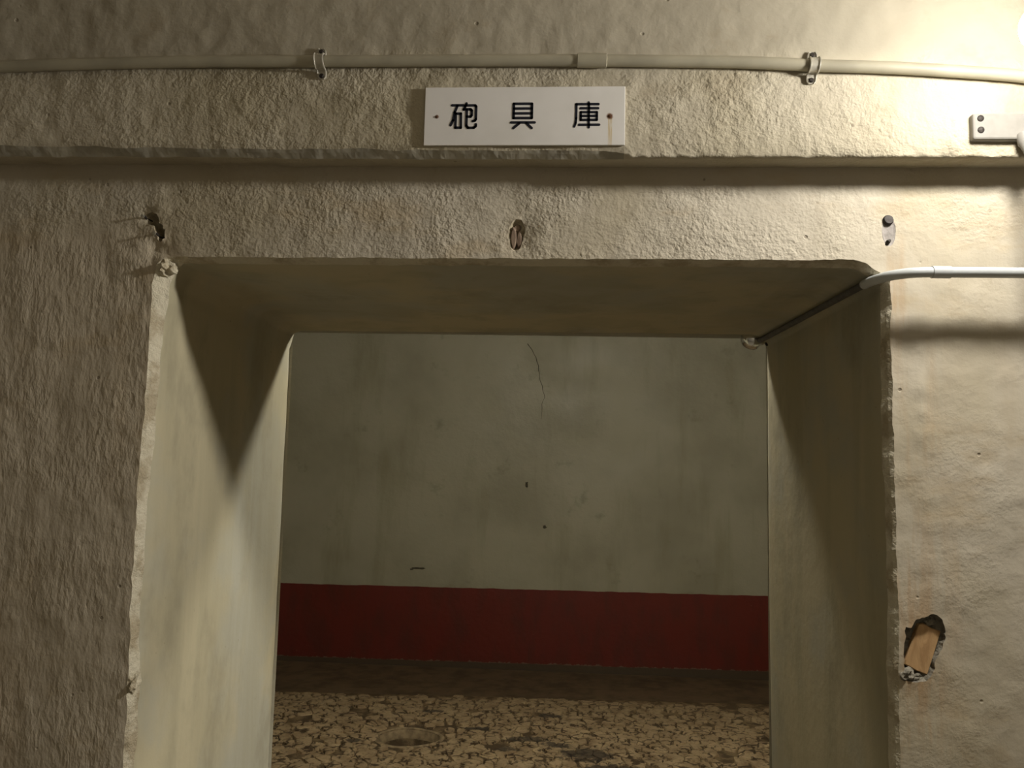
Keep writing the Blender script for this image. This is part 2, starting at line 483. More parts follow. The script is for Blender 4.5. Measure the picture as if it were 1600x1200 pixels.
Rb = [(0.4735, 1.770), (0.4735, 1.7423), (0.4726, 1.4492), (0.4724, 1.2495), (0.4748, 1.0404), (0.4787, 0.8497), (0.479, 0.0)]
NL, NTOP, NR = 240, 190, 240
def chain(a, b, c):
    return resample(a, NL)[:-1] + resample(b, NTOP)[:-1] + resample(c, NR)
front = chain(Lf, Tf, Rf); cham = chain(Lc, Tc, Rc); back = chain(Lb, Tb, Rb)
nP = len(front)
def side_of(i): return 0 if i < NL - 1 else (1 if i < NL + NTOP - 2 else 2)
# ragged arris
for i in range(nP):
    x, z = front[i]
    s = side_of(i)
    j1 = 0.0022 * fbm(x * 30, z * 30, 3.3, 3); j2 = 0.0026 * fbm(x * 34, z * 34, 9.3, 3)
    big = max(0.0, n3(x * 11, z * 11, 4.4) - 0.30) * 0.010
    if s == 0:
        front[i] = Vector((x + j1 - big * .5, z)); cham[i] = Vector((cham[i].x + j2 * .8, cham[i].y))
    elif s == 1:
        front[i] = Vector((x, z + j1 * .7 + big * .3)); cham[i] = Vector((cham[i].x, cham[i].y + j2 * .5))
    else:
        front[i] = Vector((x + j1 + big * .6, z)); cham[i] = Vector((cham[i].x + j2 * .6, cham[i].y))

HOLE = [(0.4960, 1.2736), (0.5042, 1.274), (0.5091, 1.283), (0.5195, 1.288), (0.533, 1.2931), (0.5422, 1.2919), (0.5471, 1.2854), (0.5505, 1.2772), (0.551, 1.2618),
        (0.547, 1.2473), (0.5406, 1.2368), (0.5353, 1.2284), (0.536, 1.2182), (0.5306, 1.2068), (0.5243, 1.2015), (0.514, 1.198), (0.5030, 1.1990), (0.4960, 1.200),
        (0.4925, 1.2098), (0.4935, 1.2233), (0.4925, 1.2387), (0.4940, 1.2511), (0.4965, 1.2606), (0.4945, 1.269)]
LHOLE = [(-0.6592, 1.8679), (-0.6514, 1.8763), (-0.6417, 1.8711), (-0.6353, 1.8555), (-0.6264, 1.8473), (-0.6265, 1.8328), (-0.6333, 1.8265), (-0.6403, 1.8368), (-0.6456, 1.8534), (-0.6562, 1.8554)]
OVAL = [(-0.0698 + 0.0120 * math.cos(a) * (1 + .12 * math.sin(3 * a)) + 0.002 * math.sin(a), 1.8421 + 0.0255 * math.sin(a)) for a in [2 * math.pi * k / 22 for k in range(22)]]
OVAL2 = [(0.4868 + 0.0100 * math.cos(a), 1.8505 + 0.0235 * math.sin(a)) for a in [2 * math.pi * k / 22 for k in range(22)]]
def ragged(poly, amp, n):
    p = resample([Vector(q) for q in poly] + [Vector(poly[0])], n + 1)[:-1]
    return [(q.x + amp * n3(q.x * 160, q.y * 160, 1.0), q.y + amp * n3(q.x * 160, q.y * 160, 8.0)) for q in p]
HOLE = ragged(HOLE, 0.0022, 60); LHOLE = ragged(LHOLE, 0.003, 40)
OVAL = ragged(OVAL, 0.0022, 32)

def build_wall():
    X0, X1, Z1 = -4.0, 3.2, 2.02
    op = [(p.x, p.y) for p in front]
    pts, edges = [], []
    def addchain(c, closed):
        b = len(pts); pts.extend(c)
        edges.extend((b + i, b + i + 1) for i in range(len(c) - 1))
        if closed: edges.append((b + len(c) - 1, b))
    addchain(op, False)
    holes = [HOLE, LHOLE, OVAL, OVAL2]
    for h in holes: addchain(h, True)
    addchain([(X0, 0), (X0, Z1), (X1, Z1), (X1, 0)], False)
    gx = [X0 + .25 * i for i in range(11)] + list(np.arange(-1.2, 0.95, 0.0095)) + [0.95 + .25 * i for i in range(10)]
    gz = [0.02 + .12 * i for i in range(7)] + list(np.arange(0.86, 2.0, 0.0095))
    grid = np.array([(x + random.uniform(-.002, .002), z + random.uniform(-.002, .002)) for x in gx for z in gz])
    big = [(-0.645, -1)] + [(x - (.006 if side_of(i) == 0 else -.006 if side_of(i) == 2 else 0), z + (.006 if side_of(i) == 1 else 0)) for i, (x, z) in enumerate(op)] + [(0.494, -1)]
    keep = ~inpoly(grid, big)
    for h in holes:
        c = np.mean(h, axis=0)
        keep &= ~inpoly(grid, [tuple(c + (np.array(q) - c) * 1.12) for q in h])
    pts.extend(map(tuple, grid[keep]))
    v, e, f, *_ = delaunay_2d_cdt([Vector(p) for p in pts], edges, [], 0, 1e-6)
    va = np.array([(q.x, q.y) for q in v])
    fa = [t for t in f]
    cen = np.array([va[list(t)].mean(axis=0) for t in fa])
    opp = [(op[0][0], -1)] + op + [(op[-1][0], -1)]
    bad = inpoly(cen, opp)
    for h in holes: bad |= inpoly(cen, h)
    mb = MB(); idx = []
    verts = [(x, wall_disp(x, z), z) for x, z in va]
    faces = [tuple(t) for t, b in zip(fa, bad) if not b]
    # face the passage (-Y)
    out = []
    for t in faces:
        a, b, c = (Vector((va[i][0], va[i][1])) for i in t[:3])
        cr = (b - a).cross(c - a)
        out.append(t if cr > 0 else tuple(reversed(t)))
    mb.add(verts, out); idx += [0] * len(out)
    # reveal: front arris, chamfer, then rows to the room side
    ys = [0.006, 0.018, 0.03] + [0.03 + (T - 0.03) * k / 44 for k in range(1, 45)]
    rows = [[Vector((p.x, wall_disp(p.x, p.y), p.y)) for p in front]]
    for y in ys:
        row = []
        for i in range(nP):
            if y < 0.018:
                q = front[i].lerp(cham[i], 0.42); yy = y
            elif y == 0.018:
                q = cham[i]; yy = y + 0.004 * fbm(q.x * 20, q.y * 20, 2, 2)
            else:
                k = (y - 0.018) / (T - 0.018)
                c0 = cham[i].copy(); b0 = back[i].copy()
                wz = max(0.0, min(1.0, (1.74 - c0.y) / 0.06)) * (1 - math.exp(-(y - 0.018) / 0.02))
                wt = (1 - math.exp(-(y - 0.018) / 0.03)) * max(0.0, min(1.0, (0.40 - abs(c0.x + 0.08)) / 0.06))
                if side_of(i) == 0: c0.x += (-0.6300 - c0.x) * wz; b0.x += (-0.6425 - b0.x) * wz
                elif side_of(i) == 2: c0.x += (0.4780 - c0.x) * wz; b0.x += (0.4740 - b0.x) * wz * .6
                else: c0.y += (1.7972 - c0.y) * wt
                q = c0.lerp(b0, k)
                # the chamfer's waviness dies out just behind the arris
                yy = y
            s = side_of(i)
            fade = min(1, (T - y) / 0.05)
            d = (0.0003 * fbm(q.x * 5 + 3, y * 3, q.y * 3, 2) + 0.0003 * fbm(q.x * 30, y * 30, q.y * 30, 2)) * fade
            d += max(0.0, y - (T - 0.022)) ** 2 * 9.0 * (1 + .4 * n3(q.x * 9, 2, q.y * 9))
            if s == 0: row.append(Vector((q.x - d, yy, q.y)))
            elif s == 2: row.append(Vector((q.x + d, yy, q.y)))
            else: row.append(Vector((q.x, yy, q.y + d)))
        rows.append(row)
    vs = [p for r in rows for p in r]; fs = []; mi = []
    for r in range(len(rows) - 1):
        for i in range(nP - 1):
            fs.append((r * nP + i, r * nP + i + 1, (r + 1) * nP + i + 1, (r + 1) * nP + i))
            mi.append(2 if r < 2 else 1)
    mb.add(vs, fs); idx += mi
    # room side and the bulk above
    for a, b in (((X0, 0), (-0.640, ZC)), ((0.475, 0), (X1, ZC)), ((-0.66, 1.788), (0.50, ZC))):
        mb.add([(a[0], T, a[1]), (b[0], T, a[1]), (b[0], T, b[1]), (a[0], T, b[1])], [(0, 1, 2, 3)]); idx.append(3)
    # pockets of the holes
    for h, dep, mslot in ((HOLE, 0.015, 4), (LHOLE, 0.026, 2), (OVAL, 0.014, 2), (OVAL2, 0.0015, 5)):
        n = len(h); c = Vector(np.mean(h, axis=0))
        rim = [(x, wall_disp(x, z), z) for x, z in h]
        r1 = [(x + (c.x - x) * .06, dep * .55 + .004 * n3(x * 90, 3, z * 90) * min(1, dep / .02), z + (c.y - z) * .06) for x, z in h]
        r2 = [(x + (c.x - x) * .30, dep + .006 * n3(x * 80, 6, z * 80) * min(1, dep / .02), z + (c.y - z) * .30) for x, z in h]
        mb.add(rim + r1 + r2 + [(c.x, dep, c.y)],
               [(i, (i + 1) % n, n + (i + 1) % n, n + i) for i in range(n)] +
               [(n + i, n + (i + 1) % n, 2 * n + (i + 1) % n, 2 * n + i) for i in range(n)] +
               [(2 * n + i, 2 * n + (i + 1) % n, 3 * n) for i in range(n)])
        idx += [mslot] * (3 * n)
    o = link('wall_front', mb.v, mb.f, [M['wall'], M['reveal'], M['chip'], M['roomshell'], M['mortar'], M['patch']], mat_idx=idx)
    o.data.polygons.foreach_set('use_smooth', [i in (0, 1) for i in idx])
    return tag(o, 'thick plastered concrete wall pierced by the doorway', kind='structure')
wall_front = build_wall()

# lumps of plaster still clinging to the arris
def lump(name, c, s, mat, parent, seed, rough=0.35):
    bm = bmesh.new()
    bmesh.ops.create_icosphere(bm, subdivisions=3, radius=1.0)
    for v in bm.verts:
        p = v.co.copy()
        k = 1 + rough * fbm(p.x * 1.6 + seed, p.y * 1.6, p.z * 1.6, 3)
        v.co = Vector((p.x * s[0] * k + c[0], p.y * s[1] * k + c[1], p.z * s[2] * k + c[2]))
    bm.verts.index_update()
    mb = MB(); mb.add([v.co for v in bm.verts], [[v.index for v in f.verts] for f in bm.faces]); bm.free()
    return mb.build(name, mat, parent)
tag(lump('plaster_lump', (-0.622, 0.012, 1.787), (0.012, 0.018, 0.013), M['chip'], wall_front, 1.0, .6), 'pale broken lump at the corner of the opening')
lump('plaster_lump', (-0.632, 0.012, 1.150), (0.006, 0.014, 0.013), M['chip'], wall_front, 5.0, .6)
tag(lump('mortar_lump', (0.497, 0.010, 1.208), (0.013, 0.012, 0.011), M['mortar'], wall_front, 9.0, .6), 'grey mortar crumb under the wooden block')
lump('mortar_lump', (0.514, 0.014, 1.203), (0.012, 0.010, 0.006), M['mortar'], wall_front, 12.0, .6)
lump('mortar_lump', (0.536, 0.016, 1.283), (0.012, 0.010, 0.008), M['mortar'], wall_front, 15.0, .5)

# ------------------------------------------------------------------ the beam over the doorway
P = 0.050
LIP = [(-4, 1.967), (-0.8761, 1.9661), (-0.5682, 1.9605), (-0.3685, 1.9592), (-0.0767, 1.9568), (0.06, 1.9555), (0.10, 1.9517), (0.2061, 1.9516), (0.3898, 1.9505), (0.5521, 1.9512), (4, 1.951)]
BOT = [(-4, 1.9535), (-0.8789, 1.953), (-0.5701, 1.9520), (-0.3695, 1.949), (0.0851, 1.9475), (4, 1.948)]
def build_beam():
    xs = [-4 + .2 * i for i in range(14)] + list(np.arange(-1.25, 0.98, 0.0062)) + [1.0 + .2 * i for i in range(12)]
    zt = [ZC, 2.5, 2.4, 2.32] + list(np.arange(2.28, 1.972, -0.0085))
    rows = []
    for x in xs:
        col = []
        rag = 1.0 if x > 0.09 else 0.25
        lz = interp(x, LIP) - .0022 + (0.0055 if rag == 1.0 else 0.0009) * fbm(x * 62, 1, 1, 3) + (0.0028 * fbm(x * 14, 5, 5, 2) if x <= .09 else 0)
        bz = interp(x, BOT) - .0030 + 0.0012 * fbm(x * 30, 2, 2, 3)
        def dsp(z):
            return 0.0014 * fbm(x * 8, 4, z * 8, 2) + 0.0012 * fbm(x * 38, 9, z * 38, 2)
        for z in zt: col.append((x, -P + dsp(z), z))
        col.append((x, -P + dsp(lz), lz))
        cut = 0.014 if x <= .09 else 0.002
        col.append((x, -P + cut * .25 + dsp(lz) * .5 + .0025 * rag * n3(x * 70, 3, 3), (lz * .6 + bz * .4)))
        col.append((x, -P + cut * 0.7 + .0014 * n3(x * 40, 7, 3), bz))
        for k in (.25, .5, .75):
            col.append((x, -P * (1 - k) * .82, bz + .0035 * k + 0.0012 * fbm(x * 16, k * 3, 8, 2)))
        col.append((x, 0.004, bz + .0035))
        rows.append(col)
    n = len(rows[0]); vs = [p for c in rows for p in c]; fs = []; mi = []
    for i in range(len(rows) - 1):
        for k in range(n - 1):
            fs.append((i * n + k, i * n + k + 1, (i + 1) * n + k + 1, (i + 1) * n + k))
            mi.append(1 if len(zt) <= k < len(zt) + 2 and xs[i] <= .085 else 0)
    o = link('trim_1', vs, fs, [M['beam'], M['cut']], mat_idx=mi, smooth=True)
    o.data.polygons.foreach_set('use_smooth', [m == 0 for m in mi])
    return tag(o, 'plastered concrete beam projecting over the doorway', kind='structure')
beam = build_beam()

# ------------------------------------------------------------------ shell of the passage and of the room
def slab(name, lo, hi, mat, label):
    mb = MB(); mb.box(lo, hi)
    return tag(mb.build(name, mat), label, kind='structure')
slab('floor_passage', (-4.1, -2.1, -0.15), (3.3, 0.62, 0.0), M['passfloor'], 'cement floor of the passage in front of the doorway')
slab('ceiling', (-4.1, -2.1, ZC), (3.3, 0.66, ZC + 0.1), M['shell'], 'plastered ceiling of the passage')
slab('wall_behind', (-4.1, -2.1, 0.0), (3.3, -2.0, ZC), M['shell'], 'plastered passage wall behind the viewer')
slab('wall_left', (-4.1, -2.0, 0.0), (-4.0, 0.0, ZC), M['shell'], 'plastered wall closing the left end of the passage')
slab('wall_right', (3.2, -2.0, 0.0), (3.3, 0.0, ZC), M['shell'], 'plastered wall closing the right end of the passage')
RY = 4.64
slab('ceiling_room', (-3.1, T, ZC), (2.7, RY + .1, ZC + 0.1), M['roomshell'], 'plastered ceiling of the room beyond the doorway')
slab('wall_room_left', (-3.1, T, -0.06), (-3.0, RY, ZC), M['roomshell'], 'left wall of the room beyond the doorway')
slab('wall_room_right', (2.6, T, -0.06), (2.7, RY, ZC), M['roomshell'], 'right wall of the room beyond the doorway')
wall_back = slab('wall_back', (-3.1, RY, -0.06), (2.7, RY + 0.12, ZC), M['back'], 'damp far wall with a dark red painted dado')
slab('floor_channel', (-3.0, 3.6, -0.14), (2.6, RY, -0.045), M['gutter'], 'dark drainage strip along the foot of the red dado')

# crack and chips in the far wall
CR = [(-0.244, 2.3692), (-0.2087, 2.3156), (-0.1783, 2.2572), (-0.1625, 2.1986), (-0.1511, 2.1109), (-0.1254, 2.0383), (-0.1141, 1.9559), (-0.1318, 1.8684), (-0.1255, 1.796)]
cp = resample([Vector(q) for q in CR], 60)
cp = [Vector((q.x + .012 * n3(q.y * 18, 1, 1), q.y)) for q in cp]
mb = MB(); vs = []; fs = []
for i, q in enumerate(cp):
    wd = 0.0034 * (1.0 + .8 * n3(q.y * 12, 4, 4)) * (1 - .75 * i / 60)
    vs += [(q.x - wd, RY - .0012, q.y), (q.x + wd, RY - .0012, q.y), (q.x + wd, RY + .004, q.y), (q.x - wd, RY + .004, q.y)]
for i in range(len(cp) - 1):
    for k in range(4):
        fs.append((i * 4 + k, i * 4 + (k + 1) % 4, i * 4 + 4 + (k + 1) % 4, i * 4 + 4 + k))
mb.add(vs, fs)
tag(mb.build('crack', M['crack'], wall_back), 'thin dark crack running down the plaster')
for (x, z, sx, sz) in ((-1.02, 0.664, .045, .008), (-1.075, 0.655, .012, .006), (-0.231, 1.305, .010, .022), (-0.091, 0.997, .012, .012)):
    lump('chip', (x, RY, z), (sx, .003, sz), M['crack'], wall_back, x * 7, .7)

# ------------------------------------------------------------------ floor of the room
HC = Vector((-0.775, 3.105)); HA, HB = 0.160, 0.132
def edge_y(x): return 3.797 + 0.0527 * (x + 1.726)
def hole_pt(a, k=1.0):
    return (HC.x + HA * k * math.cos(a) * (1 + .05 * math.sin(2 * a + 1)), HC.y + HB * k * math.sin(a) * (1 + .06 * math.cos(3 * a)))
def build_floor():
    NH = 48
    ring = [hole_pt(2 * math.pi * k / NH) for k in range(NH)]
    outer = [(-3.0, 0.62), (2.6, 0.62), (2.6, edge_y(2.6)), (-3.0, edge_y(-3.0))]
    pts = ring + outer
    edges = [(i, (i + 1) % NH) for i in range(NH)] + [(NH + i, NH + (i + 1) % 4) for i in range(4)]
    gr = [(x + random.uniform(-.02, .02), y + random.uniform(-.02, .02)) for x in np.arange(-2.9, 2.55, .1) for y in np.arange(.7, 3.7, .1)]
    gr = [g for g in gr if ((g[0] - HC.x) / HA) ** 2 + ((g[1] - HC.y) / HB) ** 2 > 1.4]
    v, e, f, *_ = delaunay_2d_cdt([Vector(p) for p in pts + gr], edges, [], 0, 1e-6)
    va = np.array([(q.x, q.y) for q in v])
    cen = np.array([va[list(t)].mean(axis=0) for t in f])
    bad = inpoly(cen, ring) | ~inpoly(cen, outer)
    z0 = -0.010
    mb = MB()
    ff = []
    for t, b in zip(f, bad):
        if b: continue
        a, bb, c = (Vector(va[i]) for i in t[:3])
        ff.append(tuple(t) if (bb - a).cross(c - a) > 0 else tuple(reversed(t)))
    mb.add([(x, y, z0 + .003 * n3(x * 6, y * 6, 1)) for x, y in va], ff)
    # the hole
    vs = []
    for k, zz in ((1.0, z0), (0.97, -0.06), (0.93, -0.19), (0.5, -0.20)):
        vs += [(*hole_pt(2 * math.pi * i / NH, k), zz + .004 * n3(i * .7, k * 5, 2)) for i in range(NH)]
    fs = []
    for r in range(3):
        for i in range(NH):
            fs.append((r * NH + (i + 1) % NH, r * NH + i, (r + 1) * NH + i, (r + 1) * NH + (i + 1) % NH))
    fs.append(tuple(3 * NH + i for i in range(NH)))
    mb.add(vs, fs)
    # edge towards the drain
    n = 60
    vs = []
    for i in range(n + 1):
        x = -3.0 + 5.6 * i / n
        y = edge_y(x) + .012 * n3(x * 5, 1, 1)
        vs += [(x, y - .02, z0 + .001), (x, y, z0 - .006), (x, y + .006, -0.06)]
    fs = []
    for i in range(n):
        for k in range(2):
            fs.append((i * 3 + k, i * 3 + 3 + k, i * 3 + 4 + k, i * 3 + 1 + k))
    mb.add(vs, fs)
    o = mb.build('floor', M['screed'])
    return tag(o, 'worn room floor with flaking ochre paint and a round drain hole', kind='structure')
floor = build_floor()
# rim of the hole
mb = MB(); vs = []; fs = []; NH = 48
for k, zz in ((1.16, -0.012), (1.08, -0.004), (1.03, -0.006), (0.985, -0.016), (0.965, -0.06)):
    vs += [(*hole_pt(2 * math.pi * i / NH, k), zz + .002 * n3(i * .8, k * 9, 2)) for i in range(NH)]
for r in range(4):
    for i in range(NH):
        fs.append((r * NH + i, r * NH + (i + 1) % NH, (r + 1) * NH + (i + 1) % NH, (r + 1) * NH + i))
mb.add(vs, fs)
tag(mb.build('hole_rim', M['rim'], floor, True), 'worn rounded lip of the drain hole')

# flakes of floor paint: irregular cells of a jittered lattice, each shrunk from its neighbours
def flakes():
    S = 0.078
    seeds = {}
    nx, ny = int(4.0 / S), int(1.9 / S)
    for i in range(-1, nx + 1):
        for j in range(-1, ny + 1):
            seeds[i, j] = Vector((-2.1 + (i + .5 * (j % 2) + random.uniform(-.42, .42)) * S, 2.1 + (j + random.uniform(-.42, .42)) * S * .95))
    cells = []
    for (i, j), s in seeds.items():
        if not (0 <= i < nx and 0 <= j < ny): continue
        if s.y > edge_y(s.x) - .02: continue
        poly = [Vector((s.x - .12, s.y - .12)), Vector((s.x + .12, s.y - .12)), Vector((s.x + .12, s.y + .12)), Vector((s.x - .12, s.y + .12))]
        for di in (-2, -1, 0, 1, 2):
            for dj in (-2, -1, 0, 1, 2):
                q = seeds.get((i + di, j + dj))
                if q is None or (di == 0 and dj == 0): continue
                rnd = n3(*( (s + q) * 37.7), 0.5)
                gap = 0.0014 if rnd < 0.0 else 0.007 + 0.016 * rnd
                nrm = (q - s).normalized(); mid = (s + q) / 2 - nrm * gap * .5
                out = []
                for a, b in zip(poly, poly[1:] + poly[:1]):
                    da, db = (a - mid).dot(nrm), (b - mid).dot(nrm)
                    if da <= 0: out.append(a)
                    if (da < 0) != (db < 0) and da != db:
                        out.append(a.lerp(b, da / (da - db)))
                poly = out
                if len(poly) < 3: break
            if len(poly) < 3: break
        if len(poly) < 3: continue
        # cut the lip off at the drain edge, keep clear of the hole
        if min(((p.x - HC.x) / HA) ** 2 + ((p.y - HC.y) / HB) ** 2 for p in poly + [s]) < 1.02: continue
        if max(p.y - edge_y(p.x) for p in poly) > -0.004: continue
        # a few are gone, so the screed shows
        if n3(s.x * 5, s.y * 5, 3) > 0.42 or random.random() < .03: continue
        cells.append((s, poly))
    return cells
def flake_mesh(mb, s, poly):
    # rounded outline, wavy, raised top
    pl = []
    n = len(poly)
    for k in range(n):
        a, b, c = poly[k - 1], poly[k], poly[(k + 1) % n]
        pl += [b.lerp(a, .22), b.lerp(b.lerp((a + c) / 2, .22), .6), b.lerp(c, .22)]
    pl = [Vector((p.x + .004 * n3(p.x * 70, p.y * 70, 2), p.y + .004 * n3(p.x * 70, p.y * 70, 7))) for p in pl]
    h = random.uniform(-.001, .003)
    n = len(pl)
    c = sum(pl, Vector((0, 0))) / n
    vs = [(p.x, p.y, -.014) for p in pl] + [(c.x + (p.x - c.x) * .95, c.y + (p.y - c.y) * .95, h + .0025 * n3(p.x * 30, p.y * 30, 1)) for p in pl]
    vs += [(c.x, c.y, h + .001)]
    fs = [(i, (i + 1) % n, n + (i + 1) % n, n + i) for i in range(n)] + [(n + i, n + (i + 1) % n, 2 * n) for i in range(n)]
    mb.add(vs, fs)
cells = flakes()
vis = [c for c in cells if c[0].y > 2.70 and -1.75 < c[0].x < 1.40]
vis.sort(key=lambda c: c[0].y)
own = vis[:300]
ids = {id(c) for c in own}
for s, poly in own:
    mb = MB(); flake_mesh(mb, s, poly)
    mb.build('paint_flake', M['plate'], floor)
mb = MB()
for c in cells:
    if id(c) not in ids: flake_mesh(mb, *c)
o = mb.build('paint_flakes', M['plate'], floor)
o['kind'] = 'stuff'

# ------------------------------------------------------------------ fixings in the wall
mb = MB()
WD = [(0.5182, 1.2775), (0.527, 1.2778), (0.5352, 1.2729), (0.5490, 1.2683), (0.5427, 1.2494), (0.5349, 1.2264), (0.5282, 1.2071), (0.5139, 1.2122), (0.4975, 1.2208), (0.4985, 1.226), (0.5077, 1.2501)]
n = len(WD); c = Vector(np.mean(WD, axis=0))
mb.add([(x, 0.034, z) for x, z in WD] + [(x, 0.0095, z) for x, z in WD] + [(c.x + (x - c.x) * .95, 0.0075, c.y + (z - c.y) * .96) for x, z in WD],
       [(i, (i + 1) % n, n + (i + 1) % n, n + i) for i in range(n)] + [(n + i, n + (i + 1) % n, 2 * n + (i + 1) % n, 2 * n + i) for i in range(n)] +
       [tuple(2 * n + i for i in range(n))])
wb = mb.build('wooden_block', M['wood'], org=(0.52, 0.02, 1.24))
tag(wb, 'pale orange wooden block set in a broken hole right of the doorway', 'wood block')

# rotten dowel over the middle of the doorway
t = empty('wall_plug', (-0.0698, 0.012, 1.842))
tag(t, 'rotten brown wooden plug in an oval hole above the middle of the doorway', 'wall plug')
for k, (x, z, a, b) in enumerate(((-0.0745, 1.838, .0046, .0175), (-0.0655, 1.835, .0042, .0150), (-0.0690, 1.8545, .0050, .0065))):
    mb = MB()
    pr = []
    for dep, sc_ in ((0.016, 1), (0.007 + .002 * k, 1), (0.0045 + .002 * k, .75)):
        pr += [(x + a * sc_ * math.cos(q) * (1 + .2 * n3(q, k, 1)), dep, z + b * sc_ * math.sin(q) * (1 + .2 * n3(q, k, 5))) for q in [2 * math.pi * i / 14 for i in range(14)]]
    fs = [(r * 14 + i, r * 14 + (i + 1) % 14, r * 14 + 14 + (i + 1) % 14, r * 14 + 14 + i) for r in range(2) for i in range(14)] + [tuple(28 + i for i in range(14))]
    mb.add(pr, fs)
    mb.build('splinter', M['oldwood'], t)

# filled bolt hole right of the doorway head
t = empty('sawn_bolt', (0.4866, 0.0, 1.8505))
tag(t, 'sawn-off iron bolt ends in a grey filled slot at the upper right corner', 'bolt')
mb = MB(); mb.lathe((0.4858, 0.006, 1.8660), (0.05, -1, 0.15), [(0, .0078), (.007, .0078), (.009, .0066), (.0092, .003), (.0093, 0)], 18)
mb.build('bolt_head', M['darkmetal'], t, True)
mb = MB(); mb.tube([(0.4825, 0.002, 1.829), (0.4850, -0.001, 1.8335), (0.4885, 0.001, 1.8365)], [.0022, .0034, .0018], 10)
mb.build('bolt_stub', M['darkmetal'], t, True)

# bent nails in the broken plaster at the upper left corner
def nail(p, tip, label):
    t = empty('bent_nail', p)
    tag(t, label, 'nail')
    p = Vector(p); tip = Vector(tip)
    mid = p.lerp(tip, .6) + Vector((0, 0, .002))
    mb = MB(); mb.tube([p + Vector((.002, .012, 0)), p, mid, tip], [.0016, .0017, .0016, .0014], 8); mb.build('shank', M['darkmetal'], t, True)
    d = (tip - mid).normalized()
    mb = MB(); mb.lathe(tip - d * .0005, d, [(0, .0015), (.0004, .0032), (.0013, .0032), (.0016, .0001)], 12); mb.build('nail_head', M['clip'], t, True)
nail((-0.6365, 0.004, 1.836), (-0.6385, -0.010, 1.8375), 'lower bent nail in the broken plaster left of the doorway head')
nail((-0.6595, 0.004, 1.8648), (-0.6602, -0.008, 1.8655), 'upper bent nail in the broken plaster left of the doorway head')

# ------------------------------------------------------------------ upper conduit
def smooth_path(pts, n):
    pts = [Vector(p) for p in pts]
    out = []
    for i in range(len(pts) - 1):
        p0, p1, p2, p3 = pts[max(i - 1, 0)], pts[i], pts[i + 1], pts[min(i + 2, len(pts) - 1)]
        for k in range(n):
            t = k / n
            out.append(0.5 * ((2 * p1) + (p2 - p0) * t + (2 * p0 - 5 * p1 + 4 * p2 - p3) * t * t + (3 * p1 - p0 - 3 * p2 + p3) * t ** 3))
    out.append(pts[-1])
    return out
CY = -P - 0.0095
t = empty('conduit_pipe', (0.0, CY, 2.0893))
tag(t, 'long grey conduit pipe running along the beam above the white sign', 'pipe')
A = [(-4.0, CY, 2.0273), (-1.6, CY, 2.0673), (-0.9425, CY, 2.0849), (-0.62, CY, 2.0915), (-0.3817, CY, 2.0908), (-0.1, CY, 2.0898), (0.022, CY, 2.0888)]
B = [(0.022, CY, 2.0888), (0.2507, CY, 2.0839), (0.3611, CY, 2.0781), (0.4791, CY, 2.0732), (0.613, CY, 2.0634), (0.80, CY, 2.0473), (1.4, CY, 2.0273), (3.2, CY, 2.0273)]
mb = MB(); mb.tube(smooth_path(A, 10), 0.0086, 18); tag(mb.build('pipe_length', M['pipe'], t, True), 'duller left-hand length')
mb = MB(); mb.tube(smooth_path(B, 10), 0.0086, 18); mb.build('pipe_length', M['pipe'], t, True)
mb = MB(); mb.lathe((0.018, CY, 2.0890), (1, 0, -.022), [(0, .0088), (.0006, .0104), (.043, .0104), (.0436, .0088)], 20)
mb.build('coupling', M['pipe'], t, True)

def clip(x, zc, tilt, label):
    t = empty('pipe_clip', (x, -P, zc))
    tag(t, label, 'pipe clip', 'saddle clips on the upper conduit')
    r = 0.0103
    prof = [(-.0245, 0.0012), (-.021, 0.0012), (-.0165, 0.0012), (-.0125, 0.0022)]
    for k in range(0, 9):
        a = math.pi * (1.12 - 1.24 * k / 8)
        prof.append((r * math.cos(a), 0.0095 + r * math.sin(a)))
    prof += [(.0125, 0.0022), (.0165, 0.0012), (.021, 0.0012), (.0245, 0.0012)]
    prof = [(p if i not in (4, 12) else (p[0], max(p[1], .004))) for i, p in enumerate(prof)]
    cross = [(-.0078, 0), (-.0074, .0022), (-.0060, .0024), (-.0052, .0008), (.0052, .0008), (.0060, .0024), (.0074, .0022), (.0078, 0)]
    vs = []; nn = len(prof)
    for i, (z, h) in enumerate(prof):
        a = prof[max(i - 1, 0)]; b = prof[min(i + 1, nn - 1)]
        tz, th = b[0] - a[0], b[1] - a[1]
        L = math.hypot(tz, th) or 1
        nz, nh = -th / L, tz / L
        wsc = 1.0
        if i in (0, nn - 1): wsc = .55
        elif i in (1, nn - 2): wsc = .92
        for (cx, ch) in cross:
            zz, hh = z + nz * ch, h + nh * ch
            vs.append((x + cx * wsc + tilt * zz, -P - hh, zc + zz))
    m_ = len(cross); fs = []
    for i in range(nn - 1):
        for k in range(m_):
            fs.append((i * m_ + k, i * m_ + (k + 1) % m_, (i + 1) * m_ + (k + 1) % m_, (i + 1) * m_ + k))
    fs += [tuple(range(m_)), tuple((nn - 1) * m_ + k for k in range(m_))]
    mb = MB(); mb.add(vs, fs); mb.build('strap', M['clip'], t, True)
    for z in (-.0190, .0195):
        mb = MB(); mb.lathe((x + tilt * z, -P - .0005, zc + z), (0, -1, 0), [(0, .0036), (.0030, .0036), (.0040, .0026), (.0041, .0006)], 14)
        mb.build('screw', M['darkmetal'], t, True)
clip(-0.3700, 2.0905, -0.05, 'saddle clip on the dim part of the conduit, left of the white sign')
clip(0.3605, 2.0781, 0.05, 'saddle clip on the bright part of the conduit, right of the white sign')

